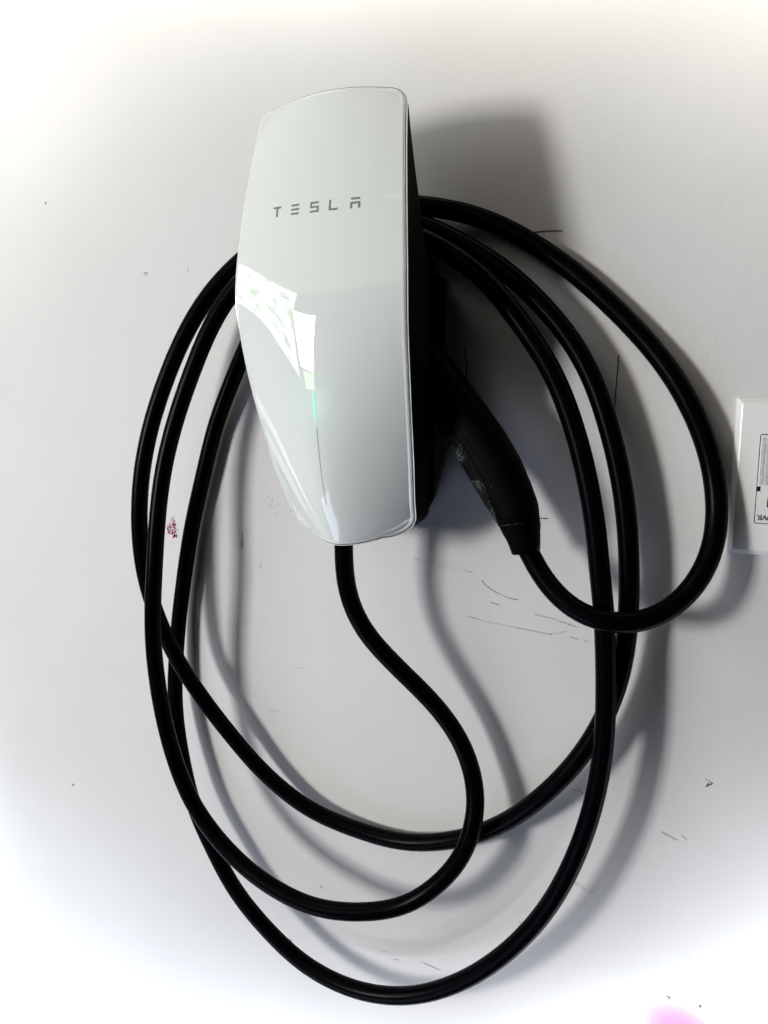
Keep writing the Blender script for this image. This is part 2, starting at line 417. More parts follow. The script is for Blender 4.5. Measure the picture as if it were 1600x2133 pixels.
SPECKS = [(-0.4278, -0.0963, 0.00052), (-0.4692, -0.1159, 0.00037), (-0.4929, -0.1193, 0.00049), (-0.4087, -0.1176, 0.00041), (-0.4645, -0.1139, 0.0005),
 (-0.4666, -0.1236, 0.00046), (-0.445, -0.1165, 0.0002), (-0.4359, -0.122, 0.00033), (-0.4632, -0.1238, 0.00039), (-0.4645, -0.1174, 0.00048),
 (-0.4744, -0.1176, 0.00057), (-0.451, -0.1193, 0.00032), (-0.5068, -0.1308, 0.00029), (-0.4873, -0.1232, 0.00047), (-0.4671, -0.1106, 0.0005),
 (-0.4613, -0.1309, 0.00054), (-0.4573, -0.1282, 0.00026), (-0.4752, -0.125, 0.00055), (-0.4635, -0.1128, 0.00036), (-0.5011, -0.1276, 0.00027),
 (-0.4867, -0.1214, 0.00043), (-0.4478, -0.1016, 0.00054), (-0.4492, -0.128, 0.00045), (-0.4759, -0.1021, 0.00051), (-0.4548, -0.1138, 0.00035),
 (-0.4795, -0.1234, 0.00029), (-0.438, -0.1175, 0.00032), (-0.4885, -0.1352, 0.00059), (-0.4485, -0.1278, 0.00042), (-0.4703, -0.1131, 0.00047),
 (-0.4383, -0.1058, 0.00047), (-0.4654, -0.1213, 0.00042), (-0.4799, -0.1059, 0.00025), (-0.4412, -0.1241, 0.00051), (-0.4653, -0.1219, 0.00041),
 (-0.4471, -0.1118, 0.00036), (-0.4621, -0.1238, 0.00036), (-0.4206, -0.1288, 0.00039), (-0.4932, -0.1184, 0.00057), (-0.4513, -0.0998, 0.00058),
 (-0.4431, -0.1073, 0.00053), (-0.4731, -0.1203, 0.00039), (-0.428, -0.1155, 0.00043), (-0.4581, -0.1336, 0.00043), (-0.4384, -0.1089, 0.00036),
 (-0.4736, -0.1326, 0.00027), (-0.465, -0.1157, 0.00047), (-0.4712, -0.1121, 0.00057), (-0.4217, -0.1147, 0.00031), (-0.4787, -0.1092, 0.00041),
 (-0.4467, -0.1183, 0.00037), (-0.4584, -0.1202, 0.0006), (-0.4643, -0.1156, 0.00055), (-0.4727, -0.116, 0.00027), (-0.4657, -0.1266, 0.00042),
 (-0.4628, -0.1261, 0.00037), (-0.4332, -0.1004, 0.00047), (-0.468, -0.1208, 0.00048), (-0.4433, -0.1266, 0.00051), (-0.4348, -0.1152, 0.00041),
 (-0.4474, -0.1138, 0.00055), (-0.4445, -0.1361, 0.0002), (-0.4664, -0.1209, 0.00047), (-0.4697, -0.1229, 0.00055), (-0.4347, -0.1121, 0.00042),
 (-0.4703, -0.1118, 0.00047), (-0.4794, -0.1216, 0.00039), (-0.4577, -0.1242, 0.00054), (-0.4559, -0.1205, 0.00036), (-0.4864, -0.1272, 0.00023),
 (-0.2571, -0.1199, 0.00058), (-0.2713, -0.1176, 0.00056), (-0.2811, -0.121, 0.00035), (-0.2726, -0.1203, 0.00039), (-0.2738, -0.1122, 0.0002),
 (-0.294, -0.1275, 0.00037), (-0.3096, -0.1244, 0.00055), (-0.291, -0.1247, 0.00027), (-0.3058, -0.1224, 0.00055), (-0.2679, -0.1156, 0.00037),
 (-0.2556, -0.1151, 0.00038), (-0.2716, -0.1187, 0.00034), (-0.2659, -0.1164, 0.00048), (-0.271, -0.1307, 0.00037), (-0.2674, -0.1229, 0.00026),
 (-0.2659, -0.1302, 0.0006), (-0.2553, -0.1205, 0.00028), (-0.2936, -0.1302, 0.00053), (-0.2527, -0.1198, 0.00039), (-0.2845, -0.1244, 0.00056),
 (-0.2551, -0.1249, 0.00028), (-0.2693, -0.1244, 0.00056), (-0.2719, -0.1241, 0.00033), (-0.2653, -0.1191, 0.00052), (-0.2331, -0.1174, 0.00035),
 (-0.2726, -0.1263, 0.0005), (-0.2627, -0.1254, 0.00055), (-0.2409, -0.121, 0.00051), (-0.266, -0.1142, 0.00042), (-0.2346, -0.1147, 0.0006),
 (-0.2715, -0.1252, 0.00055), (-0.3156, -0.1218, 0.00036), (-0.2931, -0.1169, 0.00037), (-0.283, -0.1147, 0.00058), (-0.2531, -0.1177, 0.00033),
 (-0.2402, -0.1189, 0.00038), (-0.2962, -0.1227, 0.00052), (-0.2646, -0.1228, 0.00045), (-0.264, -0.1185, 0.00037), (-0.296, -0.1161, 0.00046),
 (-0.3002, -0.129, 0.00032), (-0.2908, -0.1468, 0.00044), (-0.2957, -0.137, 0.00032), (-0.2962, -0.1386, 0.0003), (-0.3184, -0.1389, 0.00032),
 (-0.2765, -0.1287, 0.00058), (-0.2759, -0.1267, 0.0005), (-0.2768, -0.1323, 0.00045), (-0.289, -0.1367, 0.00058), (-0.2843, -0.1351, 0.00039),
 (-0.2931, -0.1287, 0.00028), (-0.2936, -0.1345, 0.0004), (-0.0253, -0.5056, 0.00055), (-0.172, -0.5529, 0.00049), (-0.0946, -0.5294, 0.00023),
 (-0.0457, -0.5293, 0.00022), (-0.0424, -0.5297, 0.00035), (-0.0908, -0.5779, 0.00052), (-0.0726, -0.5252, 0.00041), (-0.036, -0.517, 0.00023),
 (-0.0445, -0.552, 0.00049), (-0.0719, -0.4973, 0.00032), (-0.0381, -0.5262, 0.00035), (-0.0788, -0.5284, 0.00026), (-0.1031, -0.5748, 0.00036),
 (-0.0878, -0.5142, 0.00056), (-0.3955, -0.2174, 0.0004), (-0.3962, -0.2377, 0.00044), (-0.4189, -0.2349, 0.0003), (-0.442, -0.2248, 0.00023),
 (-0.4774, -0.2501, 0.00051), (-0.3749, -0.1638, 0.00038), (-0.4115, -0.2025, 0.00027), (-0.4201, -0.2228, 0.00037), (-0.5728, -0.4361, 0.00031),
 (-0.4368, -0.1341, 0.00022), (-0.2702, -0.2108, 0.00027), (-0.0214, -0.5202, 0.00012), (-0.4304, 0.3313, 0.00021), (-0.0993, -0.2706, 0.00027),
 (-0.8147, -0.5944, 0.00028), (-0.5314, -0.4839, 0.00011), (-0.671, -0.5244, 0.00011), (-0.7149, -0.1485, 0.00031), (-0.265, 0.3041, 0.00018),
 (-0.1767, 0.0292, 0.00016), (-0.859, 0.1486, 0.00038), (-0.8326, -0.2263, 0.00037), (-0.1824, 0.0883, 0.00029), (-0.731, -0.1461, 0.00018),
 (-0.0428, -0.4412, 0.00033), (-0.4527, -0.4788, 0.00039), (-0.4513, -0.1561, 0.00015), (-0.7708, -0.4498, 0.00012), (-0.2553, 0.2385, 0.0003),
 (-0.1224, -0.547, 0.00022), (-0.4291, -0.0193, 0.00031), (-0.1312, 0.2189, 0.0002), (-0.7849, 0.1764, 0.00032), (0.0024, -0.5423, 0.00012),
 (-0.4274, -0.5676, 0.00025), (-0.4798, -0.4672, 0.00036), (-0.699, -0.1669, 0.00014), (-0.6578, -0.1804, 0.00018), (-0.1112, 0.0135, 0.00015),
 (-0.2328, 0.1079, 0.00012), (-0.0077, 0.1513, 0.00014), (-0.3468, 0.3474, 0.00034), (-0.7396, 0.3883, 0.00039), (-0.3161, -0.6018, 0.00037),
 (-0.1675, 0.2919, 0.00029), (-0.7488, 0.4206, 0.00035), (-0.5248, -0.433, 0.00026), (-0.1137, -0.2348, 0.00039), (-0.3552, -0.5215, 0.00035),
 (-0.2607, -0.1212, 0.00023), (-0.2221, 0.1645, 0.00023), (-0.2191, 0.0669, 0.00017), (-0.7842, -0.576, 0.00036), (-0.0778, -0.2926, 0.00028),
 (-0.8689, -0.7184, 0.00024), (-0.196, 0.2238, 0.00032), (-0.7446, -0.7988, 0.00031), (-0.3051, -0.2793, 0.00017), (-0.3324, 0.2738, 0.00018),
 (-0.5212, 0.2259, 0.00022), (-0.7525, 0.4053, 0.0002), (0.0189, -0.292, 0.00023), (-0.6067, 0.2811, 0.00022), (-0.2018, -0.4457, 0.00024),
 (-0.061, -0.3915, 0.00035), (-0.4867, -0.0937, 0.00015), (-0.2684, 0.3002, 0.00024), (-0.6735, -0.1161, 0.00015), (-0.8831, -0.0531, 0.00023),
 (-0.2998, 0.2353, 0.00025), (-0.5042, 0.3056, 0.00022), (-0.2051, 0.0703, 0.00031), (-0.134, 0.2974, 0.00016), (-0.5427, -0.2437, 0.00025),
 (-0.28, 0.2759, 0.00019), (-0.702, -0.4714, 0.00031), (-0.5334, -0.6057, 0.00014), (-0.8527, 0.01, 0.0003), (-0.0196, -0.1055, 0.00014),
 (-0.2595, 0.3196, 0.00035), (-0.4835, 0.2828, 0.00014), (-0.0715, -0.4921, 0.00016), (0.0312, -0.4131, 0.0002), (-0.7807, 0.2722, 0.00023),
 (-0.6039, 0.218, 0.00018), (-0.0811, 0.2707, 0.00038), (-0.3784, -0.3892, 0.00025), (-0.0368, 0.1566, 0.00018), (-0.3247, -0.1272, 0.0002),
 (-0.4992, 0.2974, 0.00025), (-0.0722, -0.4511, 0.00022), (0.0274, -0.5191, 0.0002), (-0.7734, -0.6197, 0.00038), (-0.2014, -0.6029, 0.00024),
 (-0.3132, 0.2812, 0.00021), (-0.0519, 0.2167, 0.00014), (-0.8482, -0.1499, 0.00028), (-0.3021, -0.5364, 0.0003), (-0.2201, -0.2136, 0.00025),
 (-0.746, 0.3272, 0.00029), (-0.6121, -0.0394, 0.00029), (-0.2546, 0.1252, 0.00018), (-0.7203, -0.36, 0.00032), (-0.6936, 0.1285, 0.00014),
 (-0.2446, 0.0781, 0.00036), (-0.5649, -0.3108, 0.00029), (-0.0101, -0.2943, 0.00038), (-0.269, 0.3323, 0.0002), (-0.1537, 0.0337, 0.0003),
 (-0.7494, -0.3431, 0.00022), (-0.0416, 0.2384, 0.00021), (-0.1343, -0.0096, 0.00024), (-0.4724, 0.2852, 0.0002), (-0.0475, -0.3448, 0.00019),
 (-0.191, -0.4077, 0.00034), (-0.7769, 0.2572, 0.00039), (-0.557, -0.4814, 0.00029), (-0.0824, 0.2401, 0.00038), (-0.0734, 0.116, 0.00031),
 (-0.9518, -0.7193, 0.00022), (-0.1377, -0.3951, 0.00011), (-0.0757, 0.219, 0.00015), (-0.3678, 0.125, 0.00029), (-0.6528, -0.297, 0.00033),
 (-0.0156, -0.0147, 0.00019), (-0.2659, -0.2707, 0.00038), (-0.2625, -0.0547, 0.00019), (-0.1543, -0.239, 0.00012), (-0.5078, 0.2223, 0.00025),
 (-0.4316, 0.2213, 0.00026), (-0.2096, 0.0363, 0.00035), (-0.7104, 0.3642, 0.00031), (-0.2766, -0.3822, 0.00038), (-0.3217, -0.4684, 0.00029),
 (-0.3196, -0.1224, 0.0004), (-0.4716, -0.0466, 0.00024), (-0.2291, 0.278, 0.0003), (-0.825, 0.0022, 0.00023), (-0.2764, -0.1887, 0.00028),
 (-0.8373, 0.0663, 0.00032), (-0.4109, -0.5043, 0.00026), (-0.2724, -0.2988, 0.00039), (-0.8377, 0.3169, 0.00013), (-0.5934, 0.3802, 0.0004),
 (-0.6898, -0.1127, 0.00036), (-0.3528, 0.1302, 0.00019), (-0.3981, 0.0742, 0.00024), (-0.4024, 0.2892, 0.00036), (-0.0035, -0.1501, 0.00013),
 (-0.0486, 0.0151, 0.00021), (-0.596, -0.7005, 0.00031), (-0.5143, 0.0128, 0.00023), (-0.4442, -0.3246, 0.00038), (-0.8873, -0.6717, 0.00035),
 (-0.6466, -0.792, 0.00036), (-0.1726, 0.2319, 0.00023), (-0.1351, -0.1563, 0.00012), (-0.136, -0.0256, 0.00017), (-0.4605, 0.2776, 0.00021),
 (-0.9615, -0.9497, 0.00014), (-0.4742, 0.0841, 0.00024), (-0.4952, -0.6086, 0.00016), (0.0024, -0.009, 0.00039), (-0.4715, 0.3011, 0.00035),
 (-0.7048, -0.4676, 0.00036), (-0.5995, 0.0715, 0.00027), (-0.0476, -0.4318, 0.00025), (-0.2731, -0.4395, 0.00015), (-0.0079, -0.4283, 0.00017),
 (-0.2234, -0.349, 0.00029), (-0.7454, 0.3655, 0.00017), (-0.7486, -0.1292, 0.00032), (-0.2635, -0.556, 0.00025), (-0.3727, 0.2429, 0.00039),
 (-0.1822, -0.6143, 0.00038), (-0.7888, -0.2898, 0.00025), (-0.1543, 0.2778, 0.0003), (-0.2444, 0.0074, 0.00014)]
V, F = dots(SPECKS)
build('dirt_specks', V, F, M_speck, wall, smooth=False, kind='stuff')
RED = [(-0.611, -0.1566, 0.0006), (-0.6023, -0.1501, 0.00052), (-0.5985, -0.1657, 0.00094), (-0.6109, -0.1598, 0.00089), (-0.6026, -0.1535, 0.00117),
 (-0.5971, -0.1589, 0.00086), (-0.6095, -0.1638, 0.00089), (-0.6021, -0.1538, 0.00065), (-0.5994, -0.1662, 0.00094), (-0.61, -0.1623, 0.00069),
 (-0.6035, -0.1524, 0.00042), (-0.6036, -0.1606, 0.00118), (-0.6105, -0.1603, 0.0008), (-0.6001, -0.1585, 0.00099), (-0.5999, -0.1619, 0.0006),
 (-0.6073, -0.1572, 0.00085), (-0.602, -0.1544, 0.00046), (-0.6027, -0.1628, 0.00092), (-0.6095, -0.157, 0.00096), (-0.6032, -0.1515, 0.00071),
 (-0.5998, -0.1673, 0.00065), (-0.6073, -0.1551, 0.0011), (-0.6039, -0.1533, 0.00057), (-0.6065, -0.1746, 0.00067), (-0.609, -0.1625, 0.0005),
 (-0.6018, -0.1441, 0.00092), (-0.5994, -0.1613, 0.00048), (-0.6153, -0.1642, 0.00039), (-0.6049, -0.1529, 0.00065), (-0.6038, -0.1636, 0.001),
 (-0.6086, -0.1637, 0.00098), (-0.604, -0.1544, 0.00036), (-0.6044, -0.1681, 0.00033), (-0.6095, -0.1618, 0.00106), (-0.6015, -0.1544, 0.00076),
 (-0.6003, -0.1618, 0.00086), (-0.6102, -0.157, 0.00034), (-0.6022, -0.1514, 0.00043), (-0.5985, -0.1675, 0.00101), (-0.6087, -0.1589, 0.00053),
 (-0.6015, -0.1526, 0.00031), (-0.6036, -0.1592, 0.0012), (-0.611, -0.164, 0.00092), (-0.6049, -0.1484, 0.00108), (-0.6001, -0.1599, 0.0007),
 (-0.6095, -0.1639, 0.0007), (-0.6009, -0.1539, 0.00115), (-0.6018, -0.1621, 0.00115), (-0.6117, -0.1552, 0.00035), (-0.6005, -0.1573, 0.00095),
 (-0.6047, -0.1623, 0.00092), (-0.6094, -0.1531, 0.00075), (-0.6021, -0.15, 0.00087), (-0.5987, -0.1641, 0.00082), (-0.6075, -0.1609, 0.00111),
 (-0.604, -0.157, 0.00079), (-0.6031, -0.1665, 0.00071), (-0.6089, -0.163, 0.00098), (-0.6028, -0.1559, 0.00092), (-0.6047, -0.1604, 0.00105),
 (-0.6084, -0.1532, 0.00118), (-0.6027, -0.15, 0.00103), (-0.6013, -0.1657, 0.00083), (-0.6086, -0.1658, 0.00069), (-0.6001, -0.1559, 0.00034),
 (-0.6013, -0.1606, 0.00082), (-0.6081, -0.1627, 0.00047), (-0.6008, -0.1557, 0.00046), (-0.6042, -0.1651, 0.00115), (-0.6092, -0.1551, 0.00101),
 (-0.6063, -0.1538, 0.00049), (-0.6018, -0.1653, 0.0011), (-0.6063, -0.1561, 0.00074), (-0.601, -0.1573, 0.00108), (-0.6008, -0.1659, 0.00099),
 (-0.6126, -0.1583, 0.00033), (-0.6045, -0.1591, 0.00036), (-0.6025, -0.1678, 0.00114), (-0.6121, -0.1558, 0.00059), (-0.5995, -0.1541, 0.001),
 (-0.6027, -0.167, 0.00033), (-0.6117, -0.1586, 0.001), (-0.6002, -0.1527, 0.00115), (-0.5966, -0.1614, 0.00036), (-0.6075, -0.161, 0.00042),
 (-0.6022, -0.152, 0.00048), (-0.6022, -0.1668, 0.00035), (-0.6116, -0.1604, 0.00043), (-0.6013, -0.1529, 0.00101), (-0.6008, -0.1626, 0.00071),
 (-0.6121, -0.1576, 0.00046), (-0.6028, -0.1559, 0.00067), (-0.5975, -0.1679, 0.00042), (-0.6061, -0.1633, 0.00092), (-0.6023, -0.1565, 0.00068),
 (-0.5991, -0.1654, 0.00091), (-0.6104, -0.1611, 0.00099), (-0.601, -0.1478, 0.001), (-0.5986, -0.1659, 0.0003), (-0.6083, -0.1571, 0.00094),
 (-0.6036, -0.1527, 0.00115), (-0.6035, -0.1676, 0.00117), (-0.6115, -0.1599, 0.00095), (-0.6039, -0.1466, 0.00112), (-0.6012, -0.1609, 0.00058),
 (-0.6113, -0.1603, 0.00079), (-0.6066, -0.1605, 0.00041), (-0.6023, -0.1665, 0.0011), (-0.6045, -0.1629, 0.00082), (-0.6036, -0.1517, 0.00032),
 (-0.5997, -0.1622, 0.00037), (-0.6098, -0.1594, 0.00067), (-0.6072, -0.1506, 0.0006), (-0.6013, -0.1643, 0.00089), (-0.611, -0.1595, 0.00082),
 (-0.6074, -0.1574, 0.00103), (-0.6032, -0.1688, 0.00119), (-0.6108, -0.1583, 0.0003), (-0.6051, -0.155, 0.00087), (-0.6012, -0.1666, 0.00113),
 (-0.6057, -0.1643, 0.00119), (-0.6006, -0.1495, 0.00091), (-0.5996, -0.162, 0.00056), (-0.6071, -0.1576, 0.00113), (-0.6023, -0.1569, 0.0005),
 (-0.6048, -0.1625, 0.00109), (-0.6054, -0.1623, 0.00035), (-0.6001, -0.1519, 0.00115), (-0.6, -0.1611, 0.00064), (-0.6082, -0.1564, 0.00116)]
V, F = dots(RED)
build('red_paint_smear', V, F, M_red, wall, smooth=False)

# the pink patch at the foot of the picture: a thin film whose edge fades out
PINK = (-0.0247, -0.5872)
ms = bpy.data.materials.new('pink_patch')
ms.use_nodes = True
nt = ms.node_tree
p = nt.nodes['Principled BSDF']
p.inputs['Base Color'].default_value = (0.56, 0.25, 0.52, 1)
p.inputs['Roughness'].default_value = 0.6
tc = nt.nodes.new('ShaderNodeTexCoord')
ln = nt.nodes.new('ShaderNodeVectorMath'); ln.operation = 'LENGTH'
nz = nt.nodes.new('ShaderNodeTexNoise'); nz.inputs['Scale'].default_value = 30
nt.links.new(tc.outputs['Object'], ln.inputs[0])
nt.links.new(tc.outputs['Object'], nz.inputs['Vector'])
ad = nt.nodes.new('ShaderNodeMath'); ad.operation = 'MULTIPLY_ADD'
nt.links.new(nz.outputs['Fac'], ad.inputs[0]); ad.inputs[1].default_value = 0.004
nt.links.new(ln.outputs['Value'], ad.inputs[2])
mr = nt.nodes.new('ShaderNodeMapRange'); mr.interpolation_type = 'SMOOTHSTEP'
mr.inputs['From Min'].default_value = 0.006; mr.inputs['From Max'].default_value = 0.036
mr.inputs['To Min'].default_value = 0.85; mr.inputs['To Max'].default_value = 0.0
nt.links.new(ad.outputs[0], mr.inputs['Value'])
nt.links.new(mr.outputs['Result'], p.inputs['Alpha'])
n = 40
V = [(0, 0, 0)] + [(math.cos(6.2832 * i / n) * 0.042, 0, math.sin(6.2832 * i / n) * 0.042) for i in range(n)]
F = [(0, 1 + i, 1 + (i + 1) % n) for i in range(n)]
st = build('pink_patch', V, F, ms, wall, smooth=False)
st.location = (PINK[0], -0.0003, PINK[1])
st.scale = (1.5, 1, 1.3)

# ---------------------------------------------------------------- the wall charger
CX = -0.325
# z, half width, protrusion of the edge, protrusion of the middle
T = [[-0.15, 0.0555, 0.058, 0.098], [-0.118, 0.0612, 0.075, 0.115], [-0.0965, 0.064, 0.086, 0.1245], [-0.06, 0.069, 0.101, 0.134], [-0.005, 0.0742, 0.1205, 0.142],
 [0.045, 0.0772, 0.1335, 0.145], [0.083, 0.0782, 0.1375, 0.1445], [0.142, 0.0742, 0.1305, 0.1375], [0.19, 0.0693, 0.1205, 0.128], [0.245, 0.064, 0.107, 0.115]]


def interp(z, k):
    if z <= T[0][0]:
        return T[0][k]
    for i in range(len(T) - 1):
        if z <= T[i + 1][0]:
            z0, z1 = T[i][0], T[i + 1][0]
            t = (z - z0) / (z1 - z0)
            m0 = (T[i + 1][k] - T[max(i - 1, 0)][k]) / (T[i + 1][0] - T[max(i - 1, 0)][0]) * (z1 - z0)
            j = min(i + 2, len(T) - 1)
            m1 = (T[j][k] - T[i][k]) / (T[j][0] - T[i][0]) * (z1 - z0)
            return ((2 * t**3 - 3 * t**2 + 1) * T[i][k] + (t**3 - 2 * t**2 + t) * m0
                    + (-2 * t**3 + 3 * t**2) * T[i + 1][k] + (t**3 - t**2) * m1)
    return T[-1][k]


def height(x, z):
    he, hc, w = interp(z, 2), interp(z, 3), interp(z, 1)
    u = min(1.1, abs(x - CX) / w)
    k = 1.0 if z > 0 else min(1.0, -z / 0.10)
    s = math.sqrt(u * u + 0.006) - math.sqrt(0.006)
    s /= math.sqrt(1.006) - math.sqrt(0.006)
    ridge = max(0.0, min(1.0, (0.03 - z) / 0.12))
    g = (1 - 0.30 * ridge) * u ** 2 + 0.30 * ridge * s
    return hc - (hc - he) * g


ZT, ZB = 0.2325, -0.1325


def rows(zt, zb, wfun, rtop, rbot, inset, n=64):
    """z and half width of each row between top and bottom with round corners"""
    zt, zb = zt - inset, zb + inset
    rtop, rbot = max(0.002, rtop - inset), max(0.002, rbot - inset)
    zs = [zt - rtop * (1 - math.cos(i / 9 * math.pi / 2)) for i in range(9)]
    zs += [zt - rtop + (zb + rbot - zt + rtop) * i / (n - 1) for i in range(n)]
    zs += [zb + rbot * (1 - math.sin(i / 9 * math.pi / 2)) for i in range(1, 10)]
    out = []
    for z in zs:
        w = wfun(z) - inset
        if z > zt - rtop:
            d = zt - z
            w += -rtop + math.sqrt(max(0, rtop**2 - (rtop - d)**2))
        if z < zb + rbot:
            d = z - zb
            w += -rbot + math.sqrt(max(0, rbot**2 - (rbot - d)**2))
        out.append((z, w))
    return out


def bow(u, z):
    """the top and bottom edges are not straight"""
    f = max(0.0, min(1.0, (z - 0.19) / 0.04))
    g = max(0.0, min(1.0, (-0.08 - z) / 0.05))
    return z - 0.0045 * f * f * u * u + 0.0065 * g * g * u * u


def face_grid(inset, dh, nu=36):
    RW = rows(ZT, ZB, lambda z: interp(z, 1), 0.0145, 0.024, inset)
    G = []
    for z, w in RW:
        row = []
        for i in range(nu + 1):
            u = -1 + 2 * i / nu
            u = math.copysign(abs(u) ** 0.8, u) if u else 0.0
            x = CX + u * w
            zz = bow(u, z)
            row.append(Vector((x, -(height(x, z) + dh), zz)))
        G.append(row)
    return G


def perimeter(G):
    top = G[0]
    right = [r[-1] for r in G[1:-1]]
    bottom = list(reversed(G[-1]))
    left = [r[0] for r in reversed(G[1:-1])]
    return top + right + bottom + left


def grid_faces(nr, nc, off=0):
    return [(off + r * nc + c, off + r * nc + c + 1, off + (r + 1) * nc + c + 1, off + (r + 1) * nc + c)
            for r in range(nr - 1) for c in range(nc - 1)]


def loft(loops, cap_first=False, cap_last=False):
    V, F = [], []
    n = len(loops[0])
    for l in loops:
        V += l
    for i in range(len(loops) - 1):
        for k in range(n):
            k2 = (k + 1) % n
            F.append((i * n + k, i * n + k2, (i + 1) * n + k2, (i + 1) * n + k))
    if cap_first:
        F.append(tuple(range(n)))
    if cap_last:
        F.append(tuple((len(loops) - 1) * n + k for k in range(n)))
    return V, F


def grow(loop, d, back):
    """offset a loop outwards in the wall's plane and back towards the wall"""
    n = len(loop)
    out = []
    for i, p in enumerate(loop):
        q, r = loop[(i - 2) % n], loop[(i + 2) % n]
        t = r - q
        nrm = Vector((t.z, 0, -t.x))
        nrm = nrm.normalized() if nrm.length > 1e-9 else Vector((0, 0, 0))
        c = Vector((p.x - CX, 0, p.z - 0.05))
        if nrm.dot(c) < 0:
            nrm = -nrm
        out.append(Vector((p.x, p.y + back, p.z)) + nrm * d)
    return out


charger = empty('wall_charger', (CX, 0.0, 0.05), 'white glossy wall charger with black housing mounted above the coiled cable', 'charger')

G = face_grid(0.0030, 0.0)
V = [v for r in G for v in r]
face = build('faceplate', V, grid_faces(len(G), len(G[0])), M_panel, charger)
face['label'] = 'white glossy front panel'
L0 = perimeter(G)
V, F = loft([L0, grow(L0, 0.0012, 0.0001), grow(L0, 0.0022, 0.0006), grow(L0, 0.0029, 0.0014), grow(L0, 0.0030, 0.0020)])
build('clear_rim', V, F, M_rim, charger)
V, F = loft([grow(L0, 0.0028, 0.0018), grow(L0, 0.0028, 0.0026), grow(L0, 0.0037, 0.0026)])
build('edge_gap', V, F, M_gap, charger)
V, F = loft([grow(L0, 0.0036, 0.0026), grow(L0, 0.0036, 0.0023), grow(L0, 0.0042, 0.0023), grow(L0, 0.0043, 0.0029), grow(L0, 0.0024, 0.0032)])
build('edge_trim', V, F, M_rim, charger, smooth=False)


def flank(z):
    pts = [(-0.14, 0.030), (0.0, 0.046), (0.10, 0.044), (0.155, 0.026), (0.20, 0.012), (0.235, 0.003)]
    for (z0, d0), (z1, d1) in zip(pts, pts[1:]):
        if z <= z1:
            return d0 + (d1 - d0) * max(0, (z - z0)) / (z1 - z0)
    return pts[-1][1]


def neck_w(z):
    pts = [(-0.14, 0.024), (-0.104, 0.047), (0.13, 0.045)]
    for (z0, d0), (z1, d1) in zip(pts, pts[1:]):
        if z <= z1:
            return d0 + (d1 - d0) * max(0, (z - z0)) / (z1 - z0)
    return pts[-1][1]


A0 = [Vector((p.x, p.y + 0.0032, p.z)) for p in grow(L0, 0.0028, 0)]
A1 = [Vector((CX + (p.x - CX) * 1.02, p.y + 0.0032 + flank(p.z), p.z)) for p in L0]
nu = len(G[0]) - 1
NG = []
for z, w in rows(0.132, -0.132, neck_w, 0.02, 0.006, 0.0):
    NG.append([Vector((CX + w * (-1 + 2 * i / nu), 0, z)) for i in range(nu + 1)])
N0 = perimeter(NG)
A2 = [Vector((p.x, -0.070 + 0.01 * max(0, -p.z / 0.13), p.z)) for p in N0]
A3 = [Vector((p.x, -0.0005, p.z)) for p in N0]
V, F = loft([A0, A1, A2, A3], True, True)
housing = build('housing', V, F, M_body, charger, smooth=False)
V, F = box(-0.300, -0.2675, -0.075, -0.0008, 0.028, 0.102)
o = build('connector_holster', V, F, M_body, charger, smooth=False)
bevel(o, 0.003)
# gland where the cable leaves
gp = [Vector((-0.3345, -0.081, -0.118)), Vector((-0.3345, -0.081, -0.128)), Vector((-0.3345, -0.081, -0.1305))]
V, F = tube(gp, [0.0125, 0.0125, 0.0105], 20)
build('cable_gland', V, F, M_body, charger)


# print, seam and status light lie on the curved panel
def on_face(x, z, lift):
    return Vector((x, -(height(x, z) + lift), z))


def face_poly(pts, lift=0.00025):
    """pts: a convex outline of quads [(x,z)...] subdivided to follow the panel"""
    (x0, z0), (x1, z1), (x2, z2), (x3, z3) = pts
    V, F = [], []
    n = 4
    for i in range(n + 1):
        for j in range(n + 1):
            s, t = i / n, j / n
            x = (1 - s) * ((1 - t) * x0 + t * x3) + s * ((1 - t) * x1 + t * x2)
            z = (1 - s) * ((1 - t) * z0 + t * z3) + s * ((1 - t) * z1 + t * z2)
            V.append(on_face(x, z, lift))
    return V, grid_faces(n + 1, n + 1)


# letters in units of their own height: quads on a 1 x 1 square, strokes 0.16 thick
SLT = 0.10
LET = {
    'T': [[(0.0, 1.0), (1.0, 1.0), (0.90, 0.80), (0.12, 0.80)], [(0.40, 0.80), (0.59, 0.80), (0.59, 0.0), (0.40, 0.0)]],
    'E': [[(0.05, 1.0), (1.0, 1.0), (0.88, 0.82), (0.05, 0.82)], [(0.05, 0.59), (1.0, 0.59), (0.88, 0.41), (0.05, 0.41)],
          [(0.05, 0.18), (1.0, 0.18), (0.88, 0.0), (0.05, 0.0)]],
    'S': [[(0.05, 1.0), (1.0, 1.0), (0.88, 0.83), (0.22, 0.83)], [(0.05, 1.0), (0.22, 0.83), (0.22, 0.58), (0.05, 0.42)],
          [(0.05, 0.42), (0.22, 0.58), (0.98, 0.58), (0.81, 0.42)], [(0.98, 0.58), (0.98, 0.0), (0.81, 0.17), (0.81, 0.42)],
          [(0.0, 0.0), (0.98, 0.0), (0.81, 0.17), (0.12, 0.17)]],
    'L': [[(0.03, 1.0), (0.21, 1.0), (0.21, 0.18), (0.03, 0.0)], [(0.03, 0.0), (0.21, 0.18), (1.0, 0.18), (0.88, 0.0)]],
    'A': [[(0.0, 1.0), (1.0, 1.0), (0.90, 0.82), (0.10, 0.82)], [(0.0, 0.60), (1.0, 0.60), (0.81, 0.42), (0.19, 0.42)],
          [(0.0, 0.60), (0.19, 0.42), (0.19, 0.0), (0.0, 0.0)], [(0.81, 0.42), (1.0, 0.60), (1.0, 0.0), (0.81, 0.0)]],
}
